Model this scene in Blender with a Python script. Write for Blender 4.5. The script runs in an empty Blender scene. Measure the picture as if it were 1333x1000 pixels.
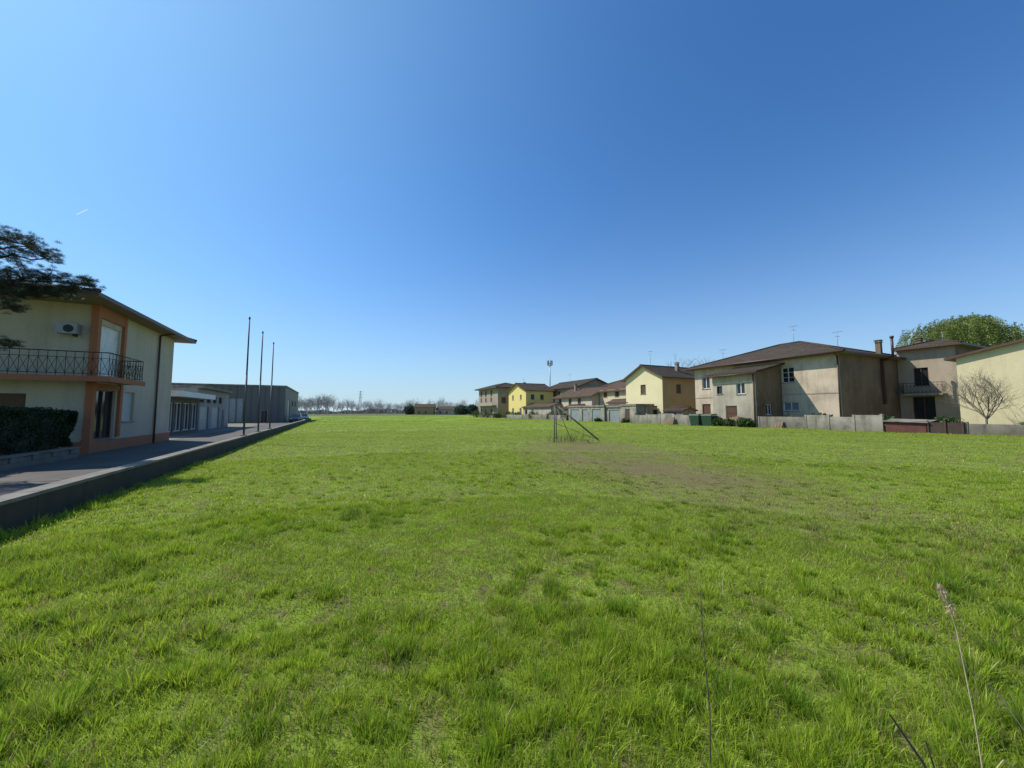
import bpy, math, random
import numpy as np
from mathutils import Vector, Matrix
random.seed(7); rng=np.random.default_rng(11)
S=bpy.context.scene; COL=S.collection
S.view_settings.view_transform='Standard'; S.view_settings.look='None'; S.view_settings.exposure=0

# ---------------------------------------------------------------- site axes (metres)
P0=np.array([-7.06,5.3]); A=np.array([-0.42,0.9075]); N=np.array([-0.9075,-0.42])   # road axis, perpendicular
OR=np.array([25.3,29.5]); M=np.array([0.9075,0.42])                                 # eastern boundary
RL=math.atan2(A[1],A[0]); RR=RL-math.pi
def LP(s,t,z=0): p=P0+A*s+N*t; return (p[0],p[1],z)
def RP(k,m,z=0): p=OR+A*k+M*m; return (p[0],p[1],z)

# ---------------------------------------------------------------- materials
def newmat(name):
    m=bpy.data.materials.new(name); m.use_nodes=True; nt=m.node_tree
    b=nt.nodes['Principled BSDF']; return m,nt,b
def nd(nt,t,**k):
    n=nt.nodes.new(t)
    for a,v in k.items():
        if a in n.inputs: n.inputs[a].default_value=v
        else: setattr(n,a,v)
    return n
def c4(c): return (c[0],c[1],c[2],1)
def mixc(nt,fac,a,b,mode='MIX'):
    n=nt.nodes.new('ShaderNodeMix'); n.data_type='RGBA'; n.blend_type=mode
    for i,v in ((0,fac),(6,a),(7,b)):
        if hasattr(v,'links'): nt.links.new(v,n.inputs[i])
        else: n.inputs[i].default_value=v if i==0 else c4(v)
    return n.outputs[2]
def ramp(nt,src,lo,hi):
    n=nt.nodes.new('ShaderNodeMapRange'); n.inputs[1].default_value=lo; n.inputs[2].default_value=hi
    nt.links.new(src,n.inputs[0]); return n.outputs[0]
def noise(nt,vec,scale,detail=4,rough=.6):
    n=nd(nt,'ShaderNodeTexNoise'); n.inputs['Scale'].default_value=scale; n.inputs['Detail'].default_value=detail
    n.inputs['Roughness'].default_value=rough
    if vec is not None: nt.links.new(vec,n.inputs['Vector'])
    return n.outputs[0]
def mapped(nt,kind,scale):
    if kind=='UV': src=nd(nt,'ShaderNodeTexCoord').outputs['UV']
    elif kind=='OBJ': src=nd(nt,'ShaderNodeTexCoord').outputs['Object']
    else: src=nd(nt,'ShaderNodeNewGeometry').outputs['Position']
    m=nd(nt,'ShaderNodeMapping'); m.inputs['Scale'].default_value=scale; nt.links.new(src,m.inputs['Vector']); return m.outputs[0]
def bump(nt,b,h,st,dist=.02):
    n=nd(nt,'ShaderNodeBump'); n.inputs['Strength'].default_value=st; n.inputs['Distance'].default_value=dist
    nt.links.new(h,n.inputs['Height']); nt.links.new(n.outputs[0],b.inputs['Normal'])
def stucco(name,c,stain=(.2,.17,.13),amt=.4,rough=.9,scale=1.0,streak=1.1):
    m,nt,b=newmat(name)
    big=noise(nt,mapped(nt,'OBJ',(.5*scale,.5*scale,.4*scale)),1.0,6,.65)
    strk=noise(nt,mapped(nt,'OBJ',(2.2,2.2,.3)),1.0,5,.6)
    fine=noise(nt,mapped(nt,'OBJ',(9,9,9)),1.0,5)
    f1=ramp(nt,big,.42,.75); f2=ramp(nt,strk,.5,.82)
    m1=nd(nt,'ShaderNodeMath',operation='MULTIPLY'); nt.links.new(f1,m1.inputs[0]); m1.inputs[1].default_value=amt
    m2=nd(nt,'ShaderNodeMath',operation='MULTIPLY'); nt.links.new(f2,m2.inputs[0]); m2.inputs[1].default_value=amt*streak
    col=mixc(nt,m1.outputs[0],c,stain); col=mixc(nt,m2.outputs[0],col,stain)
    # rising damp near the foot
    sp=nd(nt,'ShaderNodeSeparateXYZ'); nt.links.new(nd(nt,'ShaderNodeTexCoord').outputs['Object'],sp.inputs[0])
    ad=nd(nt,'ShaderNodeMath',operation='ADD'); nt.links.new(sp.outputs[2],ad.inputs[0]); nt.links.new(big,ad.inputs[1])
    dz=nd(nt,'ShaderNodeMapRange'); nt.links.new(ad.outputs[0],dz.inputs[0]); dz.inputs[1].default_value=.4; dz.inputs[2].default_value=1.7; dz.inputs[3].default_value=amt*.8; dz.inputs[4].default_value=0
    col=mixc(nt,dz.outputs[0],col,stain)
    col=mixc(nt,ramp(nt,fine,.3,.8),col,mixc(nt,.88,(0,0,0),col))
    nt.links.new(col,b.inputs['Base Color']); b.inputs['Roughness'].default_value=rough
    bump(nt,b,fine,.35,.01); return m
def plain(name,c,rough=.6,metal=0,var=.25,scale=4,bs=.15):
    m,nt,b=newmat(name); n=noise(nt,mapped(nt,'OBJ',(scale,)*3),1.0,5)
    col=mixc(nt,ramp(nt,n,.3,.75),tuple(x*(1+var*.4) for x in c),tuple(x*(1-var) for x in c))
    nt.links.new(col,b.inputs['Base Color']); b.inputs['Roughness'].default_value=rough; b.inputs['Metallic'].default_value=metal
    if bs: bump(nt,b,n,bs,.01)
    return m
def tiles(name,c1,c2,moss=(.05,.045,.032)):
    m,nt,b=newmat(name); uv=nd(nt,'ShaderNodeTexCoord').outputs['UV']
    br=nd(nt,'ShaderNodeTexBrick'); nt.links.new(uv,br.inputs['Vector']); br.offset=0
    br.inputs['Color1'].default_value=c4(c1); br.inputs['Color2'].default_value=c4(c2); br.inputs['Mortar'].default_value=c4(tuple(x*.2 for x in c2))
    br.inputs['Scale'].default_value=1; br.inputs['Brick Width'].default_value=.24; br.inputs['Row Height'].default_value=.38; br.inputs['Mortar Size'].default_value=.03
    big=noise(nt,uv,.7,6,.7)
    col=mixc(nt,ramp(nt,big,.40,.72),br.outputs[0],moss)
    lich=noise(nt,uv,2.5,5,.7); col=mixc(nt,ramp(nt,lich,.58,.75),col,(.17,.155,.12))
    nt.links.new(col,b.inputs['Base Color']); b.inputs['Roughness'].default_value=.9
    w=nd(nt,'ShaderNodeTexWave',wave_type='BANDS',bands_direction='X'); w.inputs['Scale'].default_value=math.pi*2/.24/20; nt.links.new(uv,w.inputs['Vector'])
    bump(nt,b,w.outputs[1],.9,.07); b.inputs['Specular IOR Level'].default_value=.15; return m
def corr(name,c,per=.15,rough=.6,rust=(.12,.06,.03),amt=.4):
    m,nt,b=newmat(name); uv=nd(nt,'ShaderNodeTexCoord').outputs['UV']
    n=noise(nt,mapped(nt,'OBJ',(1.3,1.3,1.3)),1.0,6,.7)
    f=nd(nt,'ShaderNodeMath',operation='MULTIPLY'); nt.links.new(ramp(nt,n,.4,.7),f.inputs[0]); f.inputs[1].default_value=amt
    nt.links.new(mixc(nt,f.outputs[0],c,rust),b.inputs['Base Color']); b.inputs['Roughness'].default_value=rough
    w=nd(nt,'ShaderNodeTexWave',wave_type='BANDS',bands_direction='X'); w.inputs['Scale'].default_value=math.pi*2/per/20; nt.links.new(uv,w.inputs['Vector'])
    bump(nt,b,w.outputs[1],.8,.04); return m
def leafmat(name,trans=.35,rough=.55):
    m,nt,b=newmat(name); at=nd(nt,'ShaderNodeAttribute',attribute_name='Col')
    b.inputs['Roughness'].default_value=rough; nt.links.new(at.outputs['Color'],b.inputs['Base Color'])
    b.inputs['Specular IOR Level'].default_value=.3
    tr=nd(nt,'ShaderNodeBsdfTranslucent'); nt.links.new(at.outputs['Color'],tr.inputs[0])
    mx=nd(nt,'ShaderNodeMixShader'); mx.inputs[0].default_value=trans
    nt.links.new(b.outputs[0],mx.inputs[1]); nt.links.new(tr.outputs[0],mx.inputs[2])
    nt.links.new(mx.outputs[0],nt.nodes['Material Output'].inputs[0]); return m

MT={}
MT['glass']=plain('window_glass',(.025,.03,.035),.08,0,.3,1.5,0)
MT['glassl']=plain('curtained_glass',(.22,.24,.25),.15,0,.35,2,0)
MT['white']=plain('white_paint',(.72,.71,.68),.5)
MT['cream']=stucco('cream_stucco',(.53,.46,.345),(.29,.245,.18),.4)
MT['orange']=stucco('orange_render',(.42,.155,.07),(.25,.11,.06),.35)
MT['darkmetal']=plain('dark_metal',(.03,.028,.027),.5,.3)
MT['brownmetal']=plain('brown_metal',(.10,.05,.035),.5,.2)
MT['polemetal']=plain('dull_steel',(.10,.095,.09),.6,.2)
MT['grey']=plain('grey_metal',(.33,.34,.35),.45,.4)
MT['shut_g']=corr('green_shutter',(.05,.12,.07),.06)
MT['shut_b']=corr('brown_shutter',(.14,.07,.035),.06)
MT['shut_w']=corr('pale_roller_shutter',(.6,.6,.58),.06,amt=.1)
MT['rustdoor']=corr('rusty_brown_door',(.17,.11,.075),.2,amt=.5)
MT['concrete']=stucco('old_concrete',(.29,.26,.21),(.07,.06,.045),.95,scale=2)
MT['concrete2']=stucco('pale_concrete',(.38,.345,.28),(.10,.088,.065),.95,scale=2.4)
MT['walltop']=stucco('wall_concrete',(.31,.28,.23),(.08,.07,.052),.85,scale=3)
MT['wallside']=stucco('shaded_wall_concrete',(.11,.09,.064),(.022,.02,.014),1.0,scale=3.5)  # wall faces darkened in colour for their shaded side
MT['tile']=tiles('weathered_roof_tiles',(.155,.11,.08),(.095,.07,.053))
MT['tile2']=tiles('terracotta_tiles',(.21,.13,.088),(.14,.09,.063),(.09,.068,.05))
MT['tile3']=tiles('brown_tiles',(.125,.09,.066),(.085,.062,.048))
MT['soffit']=plain('soffit',(.24,.18,.13),.8)
MT['bark']=plain('bark',(.10,.075,.055),.95,0,.5,12,.6)
MT['barkg']=plain('grey_bark',(.21,.175,.14),.95,0,.4,8,.4)
MT['barkf']=plain('haze_paled_bark',(.33,.31,.30),.95,0,.3,8,.2)  # distance haze painted into the far trees as paler bark
MT['leaf']=leafmat('foliage',.3)
MT['needle']=leafmat('needles',.2)
MT['grass']=leafmat('grass_blades',.5,.35)
MT['straw']=plain('dry_straw',(.50,.40,.25),.8,0,.3,20)
MT['twig']=plain('dead_stem',(.12,.085,.06),.9,0,.4,20)

# ---------------------------------------------------------------- mesh tools
class MB:
    def __init__(s): s.v=[];s.f=[];s.m=[];s.sm=[]
    def face(s,pts,mat=0,sm=False):
        b=len(s.v); s.v+= [tuple(p) for p in pts]; s.f.append(tuple(range(b,b+len(pts)))); s.m.append(mat); s.sm.append(sm)
    def hexa(s,p,mat=0):
        for q in ((0,3,2,1),(4,5,6,7),(0,1,5,4),(1,2,6,5),(2,3,7,6),(3,0,4,7)): s.face([p[i] for i in q],mat)
    def box(s,x0,x1,y0,y1,z0,z1,mat=0):
        s.hexa([(x0,y0,z0),(x1,y0,z0),(x1,y1,z0),(x0,y1,z0),(x0,y0,z1),(x1,y0,z1),(x1,y1,z1),(x0,y1,z1)],mat)
    def fbox(s,F,u0,u1,w0,w1,z0,z1,mat=0):
        s.hexa([pt(F,u0,w1,z0),pt(F,u1,w1,z0),pt(F,u1,w0,z0),pt(F,u0,w0,z0),pt(F,u0,w1,z1),pt(F,u1,w1,z1),pt(F,u1,w0,z1),pt(F,u0,w0,z1)],mat)
    def cyl(s,p,q,r0,r1=None,n=8,mat=0,cap=True,sm=True):
        if r1 is None: r1=r0
        p=Vector(p);q=Vector(q);d=(q-p).normalized()
        u=d.cross(Vector((0,0,1)) if abs(d.z)<.95 else Vector((1,0,0))).normalized(); w=d.cross(u)
        A_=[p+(u*math.cos(2*math.pi*i/n)+w*math.sin(2*math.pi*i/n))*r0 for i in range(n)]
        B_=[q+(u*math.cos(2*math.pi*i/n)+w*math.sin(2*math.pi*i/n))*r1 for i in range(n)]
        b=len(s.v); s.v+=[tuple(x) for x in A_+B_]
        for i in range(n):
            j=(i+1)%n; s.f.append((b+i,b+j,b+n+j,b+n+i)); s.m.append(mat); s.sm.append(sm)
        if cap:
            s.f.append(tuple(b+i for i in range(n))[::-1]); s.m.append(mat); s.sm.append(False)
            s.f.append(tuple(b+n+i for i in range(n))); s.m.append(mat); s.sm.append(False)
    def obj(s,name,mats,parent=None,label=None):
        me=bpy.data.meshes.new(name); me.from_pydata(s.v,[],s.f)
        for k in (mats if isinstance(mats,(list,tuple)) else [mats]): me.materials.append(MT[k] if isinstance(k,str) else k)
        me.polygons.foreach_set('material_index',s.m); me.polygons.foreach_set('use_smooth',s.sm)
        uv=me.uv_layers.new(name='UVMap'); dat=np.zeros(len(me.loops)*2,dtype=np.float32); i=0
        for f in s.f:
            a,b_,c=(Vector(s.v[f[0]]),Vector(s.v[f[1]]),Vector(s.v[f[2]])); n=(b_-a).cross(c-a)
            if n.length<1e-12: n=Vector((0,0,1))
            n.normalize()
            if abs(n.z)>.995: ud=Vector((1,0,0))
            else: ud=Vector((0,0,1)).cross(n).normalized()
            vd=n.cross(ud)
            for k in f:
                p=Vector(s.v[k]); dat[i]=p.dot(ud); dat[i+1]=p.dot(vd); i+=2
        uv.data.foreach_set('uv',dat); me.validate(); me.update()
        o=bpy.data.objects.new(name,me); COL.objects.link(o)
        if parent: o.parent=parent
        if label: o['label']=label
        return o
def pt(F,u,w,z): return (F[0]+F[2]*u+F[3]*w,F[1]+F[3]*u-F[2]*w,z)
def thing(name,label,cat,loc,rot=0,group=None):
    e=bpy.data.objects.new(name,None); e.empty_display_size=.3; COL.objects.link(e); e.location=loc; e.rotation_euler=(0,0,rot)
    e['label']=label; e['category']=cat
    if group: e['group']=group
    return e
def tag(o,label=None,cat=None,kind=None,group=None):
    if label:o['label']=label
    if cat:o['category']=cat
    if kind:o['kind']=kind
    if group:o['group']=group
    return o
def copy_thing(src,loc,rot,sc):
    e=src.copy(); COL.objects.link(e); e.location=loc; e.rotation_euler=(0,0,rot); e.scale=sc
    for ch in src.children:
        c=ch.copy(); COL.objects.link(c); c.parent=e
        for g in ch.children:
            d=g.copy(); COL.objects.link(d); d.parent=c
    return e

def facade(mb,F,L,z0,z1,holes,depth=.16,mat=0):
    us=sorted({0,L}|{h[0] for h in holes}|{h[1] for h in holes}); zs=sorted({z0,z1}|{h[2] for h in holes}|{h[3] for h in holes})
    for i in range(len(us)-1):
        for j in range(len(zs)-1):
            uc=(us[i]+us[i+1])/2; zc=(zs[j]+zs[j+1])/2
            if any(h[0]<uc<h[1] and h[2]<zc<h[3] for h in holes): continue
            mb.face([pt(F,us[i],0,zs[j]),pt(F,us[i+1],0,zs[j]),pt(F,us[i+1],0,zs[j+1]),pt(F,us[i],0,zs[j+1])],mat)
    for h in holes:
        a,b,c,d=h[:4]; e=-depth
        mb.face([pt(F,a,0,c),pt(F,a,e,c),pt(F,b,e,c),pt(F,b,0,c)],mat)
        mb.face([pt(F,a,0,d),pt(F,b,0,d),pt(F,b,e,d),pt(F,a,e,d)],mat)
        mb.face([pt(F,a,0,c),pt(F,a,0,d),pt(F,a,e,d),pt(F,a,e,c)],mat)
        mb.face([pt(F,b,0,c),pt(F,b,e,c),pt(F,b,e,d),pt(F,b,0,d)],mat)
def opening(par,F,h,depth=.16):
    a,b,c,d=h[:4]; kind=h[4] if len(h)>4 else 'w'; e=-depth
    if kind in('w','wo','wc','wg','n'):
        m=MB(); m.face([pt(F,a,e,c),pt(F,b,e,c),pt(F,b,e,d),pt(F,a,e,d)])
        w=m.obj('window','glassl' if kind=='wc' else 'glass',par)
        m=MB(); t=.06; f0=e+.005; f1=e+.06
        m.fbox(F,a,a+t,f0,f1,c,d); m.fbox(F,b-t,b,f0,f1,c,d); m.fbox(F,a+t,b-t,f0,f1,c,c+t); m.fbox(F,a+t,b-t,f0,f1,d-t,d)
        if b-a>.8: m.fbox(F,(a+b)/2-.035,(a+b)/2+.035,f0,f1+.01,c+t,d-t)
        if kind=='wg':
            for q in range(1,3):
                zz=c+(d-c)*q/3; m.fbox(F,a+t,(a+b)/2-.035,f0,f1-.01,zz-.02,zz+.02); m.fbox(F,(a+b)/2+.035,b-t,f0,f1-.01,zz-.02,zz+.02)
        m.obj('frame','white' if kind!='n' else 'brownmetal',w)
        m=MB(); m.fbox(F,a-.06,b+.06,e+.06,.07,c-.06,c-.003); m.obj('sill','concrete2',w)
        if kind=='wo':
            for (p,q) in ((a-(b-a)/2-.03,a-.03),(b+.03,b+(b-a)/2+.03)):
                m=MB(); m.fbox(F,p,q,.01,.05,c,d); m.obj('shutter','shut_g',w)
    elif kind in('s','sb','sg'):
        m=MB(); m.fbox(F,a+.003,b-.003,e+.01,e+.05,c,d); w=m.obj('window',{'s':'shut_w','sb':'shut_b','sg':'shut_g'}[kind],par)
        m=MB(); m.fbox(F,a-.06,b+.06,e+.05,.07,c-.06,c-.003); m.obj('sill','concrete2',w)
    elif kind in('d','dw'):
        m=MB(); m.fbox(F,a+.05,b-.05,e+.01,e+.06,c+.01,d-.05); 
        for z in (c+.15,c+(d-c)*.55): m.fbox(F,a+.18,b-.18,e+.06,e+.08,z,z+(d-c)*.33)
        w=m.obj('door','white' if kind=='dw' else 'shut_b',par)
        m=MB(); m.fbox(F,a,a+.05,e+.01,e+.09,c,d); m.fbox(F,b-.05,b,e+.01,e+.09,c,d); m.fbox(F,a+.05,b-.05,e+.01,e+.09,d-.05,d); m.obj('frame','white',w)
        m=MB(); m.cyl(pt(F,b-.14,e+.07,c+1.0),pt(F,b-.14,e+.14,c+1.0),.02); m.obj('handle','grey',w)
    elif kind in('g','gw'):
        m=MB(); m.fbox(F,a+.003,b-.003,e+.01,e+.06,c,d-.003)
        for q in range(1,5): m.fbox(F,a+.02,b-.02,e+.06,e+.075,c+(d-c)*q/5-.02,c+(d-c)*q/5+.02)
        w=m.obj('garage_door','grey' if kind=='g' else 'rustdoor',par)
        m=MB(); m.cyl(pt(F,(a+b)/2,e+.07,c+.9),pt(F,(a+b)/2,e+.13,c+.9),.025); m.obj('handle','darkmetal',w)

def hip_roof(L,W,H,ov,pitch,th=.16):
    o=ov if isinstance(ov,tuple) else (ov,)*4 # x-,x+,y-,y+
    x0,x1,y0,y1=-o[0],L+o[1],-o[2],W+o[3]; l=x1-x0; w=y1-y0; t=math.tan(math.radians(pitch)); m=MB(); ze=H+.003; zt=ze+th
    if l>=w: r=w/2*t; a=(x0+w/2,(y0+y1)/2,zt+r); b=(x1-w/2,(y0+y1)/2,zt+r)
    else: r=l/2*t; a=((x0+x1)/2,y0+l/2,zt+r); b=((x0+x1)/2,y1-l/2,zt+r)
    c=[(x0,y0,zt),(x1,y0,zt),(x1,y1,zt),(x0,y1,zt)]; e=[(p[0],p[1],ze) for p in c]
    if l>=w: m.face([c[0],c[1],b,a]); m.face([c[1],c[2],b]); m.face([c[2],c[3],a,b]); m.face([c[3],c[0],a])
    else: m.face([c[0],c[1],a]); m.face([c[1],c[2],b,a]); m.face([c[2],c[3],b]); m.face([c[3],c[0],a,b])
    for i in range(4): j=(i+1)%4; m.face([e[i],e[j],c[j],c[i]],1)
    m.face(e[::-1],2)
    # ridge and hip caps
    capz=Vector((0,0,.03))
    segs=[(a,b)] if a!=b else []
    if l>=w: segs+=[(c[0],a),(c[3],a),(c[1],b),(c[2],b)]
    else: segs+=[(c[0],a),(c[1],a),(c[2],b),(c[3],b)]
    for p,q in segs:
        if (Vector(p)-Vector(q)).length>.1: m.cyl(Vector(p)+capz,Vector(q)+capz,.09,n=6)
    return m
def gable_roof(L,W,H,ov,pitch,axis='x',th=.16):
    """ov=(x-,x+,y-,y+)"""
    o=ov if isinstance(ov,tuple) else (ov,)*4; t=math.tan(math.radians(pitch)); m=MB()
    def P(a,b,z): return (a,b,z) if axis=='x' else (b,a,z)
    if axis=='x': l0,l1,w0,w1,w=-o[0],L+o[1],-o[2],W+o[3],W
    else: l0,l1,w0,w1,w=-o[2],W+o[3],-o[0],L+o[1],L
    c=w/2; r=H+c*t; za=H+w0*t; zb=H-(w1-w)*t; k=.003
    for side in (0,1):
        b0,z0=(w0,za) if side==0 else (w1,zb)
        q=[P(l0,b0,z0+k),P(l1,b0,z0+k),P(l1,c,r+k),P(l0,c,r+k)]; u=[(p[0],p[1],p[2]+th) for p in q]
        flip=(side==1)!=(axis=='y')
        def F_(pts,mt): m.face(pts[::-1] if flip else pts,mt)
        F_(u,0); F_(q[::-1],2); F_([q[0],q[1],u[1],u[0]],1); F_([q[1],q[2],u[2],u[1]],1); F_([q[3],q[0],u[0],u[3]],1)
    m.cyl(P(l0,c,r+th+.02),P(l1,c,r+th+.02),.1,n=6)
    return m
def antenna(par,x,y,z,h=2.2):
    m=MB(); h*=.85; m.cyl((x,y,z),(x,y,z+h),.018,n=5); m.cyl((x-.42,y,z+h-.1),(x+.42,y,z+h-.1),.011,n=4)
    for i in range(7): a=x-.38+i*.125; m.cyl((a,y-.17,z+h-.1),(a,y+.17,z+h-.1),.007,n=4)
    m.cyl((x,y-.3,z+h-.5),(x,y+.3,z+h-.5),.011,n=4)
    for i in range(4): a=y-.25+i*.16; m.cyl((x-.13,a,z+h-.5),(x+.13,a,z+h-.5),.007,n=4)
    return m.obj('antenna','grey',par)
def chimney(roof,x,y,z0,z1,mat='concrete'):
    m=MB(); m.box(x-.2,x+.2,y-.2,y+.2,z0,z1); m.box(x-.26,x+.26,y-.26,y+.26,z1+.003,z1+.07)
    for a in(-.17,.17):
        for b in(-.17,.17): m.box(x+a-.04,x+a+.04,y+b-.04,y+b+.04,z1+.073,z1+.2)
    m.box(x-.28,x+.28,y-.28,y+.28,z1+.203,z1+.26); return m.obj('chimney',mat,roof)

def house(label,loc,rot,L,W,H,wall,roof,ov=.5,pitch=20,tile='tile',axis='x',openings={},name='house',cat='house',base=-.6,east=None):
    h=thing(name,label,cat,loc,rot)
    Fs={'S':((0,0,1,0),L),'E':((L,0,0,1),W),'N':((L,W,-1,0),L),'W':((0,W,0,-1),W)}
    m=MB()
    for k,(F,l) in Fs.items(): facade(m,F,l,base,H,openings.get(k,[]),mat=1 if (k=='E' and east) else 0)  # east side's darker material carries its shade in the colour
    if roof=='gable':
        t=math.tan(math.radians(pitch))
        if axis=='x':
            for x in(0,L): 
                f=[(x,0,H),(x,W,H),(x,W/2,H+W/2*t)]; m.face(f if x else f[::-1],1 if (x and east) else 0)
        else:
            for y in(0,W):
                f=[(0,y,H),(L,y,H),(L/2,y,H+L/2*t)]; m.face(f if y==0 else f[::-1])
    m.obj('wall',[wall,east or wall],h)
    for k,(F,l) in Fs.items():
        for o in openings.get(k,[]): opening(h,F,o)
    if roof=='hip': r=hip_roof(L,W,H,ov,pitch)
    elif roof=='gable': r=gable_roof(L,W,H,ov,pitch,axis)
    else:
        r=MB(); o=ov if isinstance(ov,tuple) else (ov,)*4
        r.box(-o[0],L+o[1],-o[2],W+o[3],H+.003,H+(.42 if name=='showroom' else .25),1)
    ro=r.obj('roof',[tile,'brownmetal' if roof!='flat' else ('white' if name=='showroom' else 'concrete'),'soffit'],h)
    return h,ro,Fs

# ---------------------------------------------------------------- value noise + terrain
TAB=rng.random((256,256))
def vn(x,y,s):
    x=np.asarray(x)/s+137.3; y=np.asarray(y)/s+71.9; xi=np.floor(x).astype(int); yi=np.floor(y).astype(int); fx=x-xi; fy=y-yi
    fx=fx*fx*(3-2*fx); fy=fy*fy*(3-2*fy); g=lambda a,b:TAB[a%256,b%256]
    return (g(xi,yi)*(1-fx)+g(xi+1,yi)*fx)*(1-fy)+(g(xi,yi+1)*(1-fx)+g(xi+1,yi+1)*fx)*fy
def sst(x,a,b): t=np.clip((x-a)/(b-a),0,1); return t*t*(3-2*t)
def tt(x,y): return (x-P0[0])*N[0]+(y-P0[1])*N[1]
def mm(x,y): return (x-OR[0])*M[0]+(y-OR[1])*M[1]
def hgt(x,y):
    t=tt(x,y); m=mm(x,y); f=sst(-t,.0,1.5); far=1-sst(y,120,220)
    return f*(.04+(vn(x,y,4.)-.5)*.10+(vn(x,y,1.3)-.5)*.05)*far+ .32*sst(m,-24,-1)*sst(-t,0,3)
def dirt(x,y):
    # worn patch of thin grass on the pitch
    cx=4.0+(15-y)*.12; d=np.abs(x-cx)/3.4; e=np.abs(y-15.)/9.5
    return np.clip((1.2-np.sqrt(d*d+e*e))*1.3,0,1)*np.clip(.02+1.2*(.6*vn(x,y,.7)+.4*vn(x,y,2.3)),0,1)

# ground sheet
ax=np.unique(np.concatenate([-np.geomspace(34,4000,26),np.arange(-34,46,.6),np.geomspace(46,4000,24)]))
ay=np.unique(np.concatenate([-np.geomspace(3,400,10),np.arange(-3,70,.6),np.geomspace(70,6000,34)]))
gx,gy=np.meshgrid(ax,ay); gz=hgt(gx,gy); ny,nx=gx.shape
idx=np.arange(nx*ny).reshape(ny,nx)
q=np.stack([idx[:-1,:-1],idx[:-1,1:],idx[1:,1:],idx[1:,:-1]],-1).reshape(-1,4)
def quadmesh(name,verts,quads,mat,cols=None,smooth=False):
    me=bpy.data.meshes.new(name); me.vertices.add(len(verts)); me.vertices.foreach_set('co',verts.astype(np.float32).ravel())
    n=len(quads); me.loops.add(n*4); me.polygons.add(n); me.loops.foreach_set('vertex_index',quads.astype(np.int32).ravel())
    me.polygons.foreach_set('loop_start',np.arange(0,n*4,4,dtype=np.int32)); 
    try: me.polygons.foreach_set('loop_total',np.full(n,4,dtype=np.int32))
    except Exception: pass
    if smooth: me.polygons.foreach_set('use_smooth',np.ones(n,dtype=bool))
    if cols is not None:
        at=me.color_attributes.new('Col','FLOAT_COLOR','POINT'); c=np.ones((len(verts),4),dtype=np.float32); c[:,:3]=cols; at.data.foreach_set('color',c.ravel())
    me.materials.append(mat); me.update(calc_edges=True)
    o=bpy.data.objects.new(name,me); COL.objects.link(o); return o
# ground material
m,nt,b=newmat('field_ground'); pos=nd(nt,'ShaderNodeNewGeometry').outputs['Position']
n1=noise(nt,pos,.35,6,.65); n2=noise(nt,pos,3.0,6,.7); n3=noise(nt,pos,22,4,.7)
g=mixc(nt,ramp(nt,n1,.3,.7),(.175,.25,.03),(.235,.30,.045))
soil=mixc(nt,ramp(nt,n3,.3,.7),(.11,.088,.045),(.21,.165,.085))
near=mixc(nt,ramp(nt,n2,.38,.56),soil,g)
sp=nd(nt,'ShaderNodeSeparateXYZ'); nt.links.new(pos,sp.inputs[0])
farf=ramp(nt,sp.outputs[1],18,60)
col=mixc(nt,farf,near,g)
da=nd(nt,'ShaderNodeAttribute',attribute_name='Col'); ds=nd(nt,'ShaderNodeSeparateXYZ'); nt.links.new(da.outputs['Color'],ds.inputs[0])
col=mixc(nt,ramp(nt,ds.outputs[0],.0,.8),col,mixc(nt,.25,soil,(.19,.17,.06)))
strip=noise(nt,mapped(nt,'POS',(.002,.02,.02)),1.0,3,.5)
farc=mixc(nt,ramp(nt,strip,.45,.55),(.10,.15,.035),(.19,.15,.09))
col=mixc(nt,ramp(nt,sp.outputs[1],150,175),col,farc)
nt.links.new(col,b.inputs['Base Color']); b.inputs['Roughness'].default_value=.95; b.inputs['Specular IOR Level'].default_value=.1
bump(nt,b,n3,.6,.05)
gd=dirt(gx.ravel(),gy.ravel())[:,None]*np.ones((1,3))
go=quadmesh('ground',np.stack([gx.ravel(),gy.ravel(),gz.ravel()],-1),q,m,gd,smooth=True); tag(go,kind='structure')

# ---------------------------------------------------------------- grass
def make_blades(x,y,h,w,K,col_tip,lean,lang):
    n=len(x); z=hgt(x,y)-.01; fa=rng.random(n)*math.pi; dx=np.cos(fa);dy=np.sin(fa); lx=np.cos(lang)*lean;ly=np.sin(lang)*lean
    V=np.zeros((n,2*(K+1),3),dtype=np.float32); C=np.zeros((n,2*(K+1),3),dtype=np.float32)
    for i in range(K+1):
        t=i/K; ww=w*(1-t**1.6)*.5+w*.03; cx=x+lx*h*t**1.8; cy=y+ly*h*t**1.8; cz=z+h*t*(1-.38*np.clip(lean,0,1.3)*t)
        V[:,2*i,0]=cx-dx*ww;V[:,2*i,1]=cy-dy*ww;V[:,2*i,2]=cz; V[:,2*i+1,0]=cx+dx*ww;V[:,2*i+1,1]=cy+dy*ww;V[:,2*i+1,2]=cz
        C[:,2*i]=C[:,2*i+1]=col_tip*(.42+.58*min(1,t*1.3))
    base=np.arange(n)[:,None]*2*(K+1); Q=[]
    for i in range(K): Q.append(base+np.array([[2*i,2*i+1,2*i+3,2*i+2]]))
    return V.reshape(-1,3),np.stack(Q,1).reshape(-1,4),C.reshape(-1,3)
VV=[];QQ=[];CC=[];off=0
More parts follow.
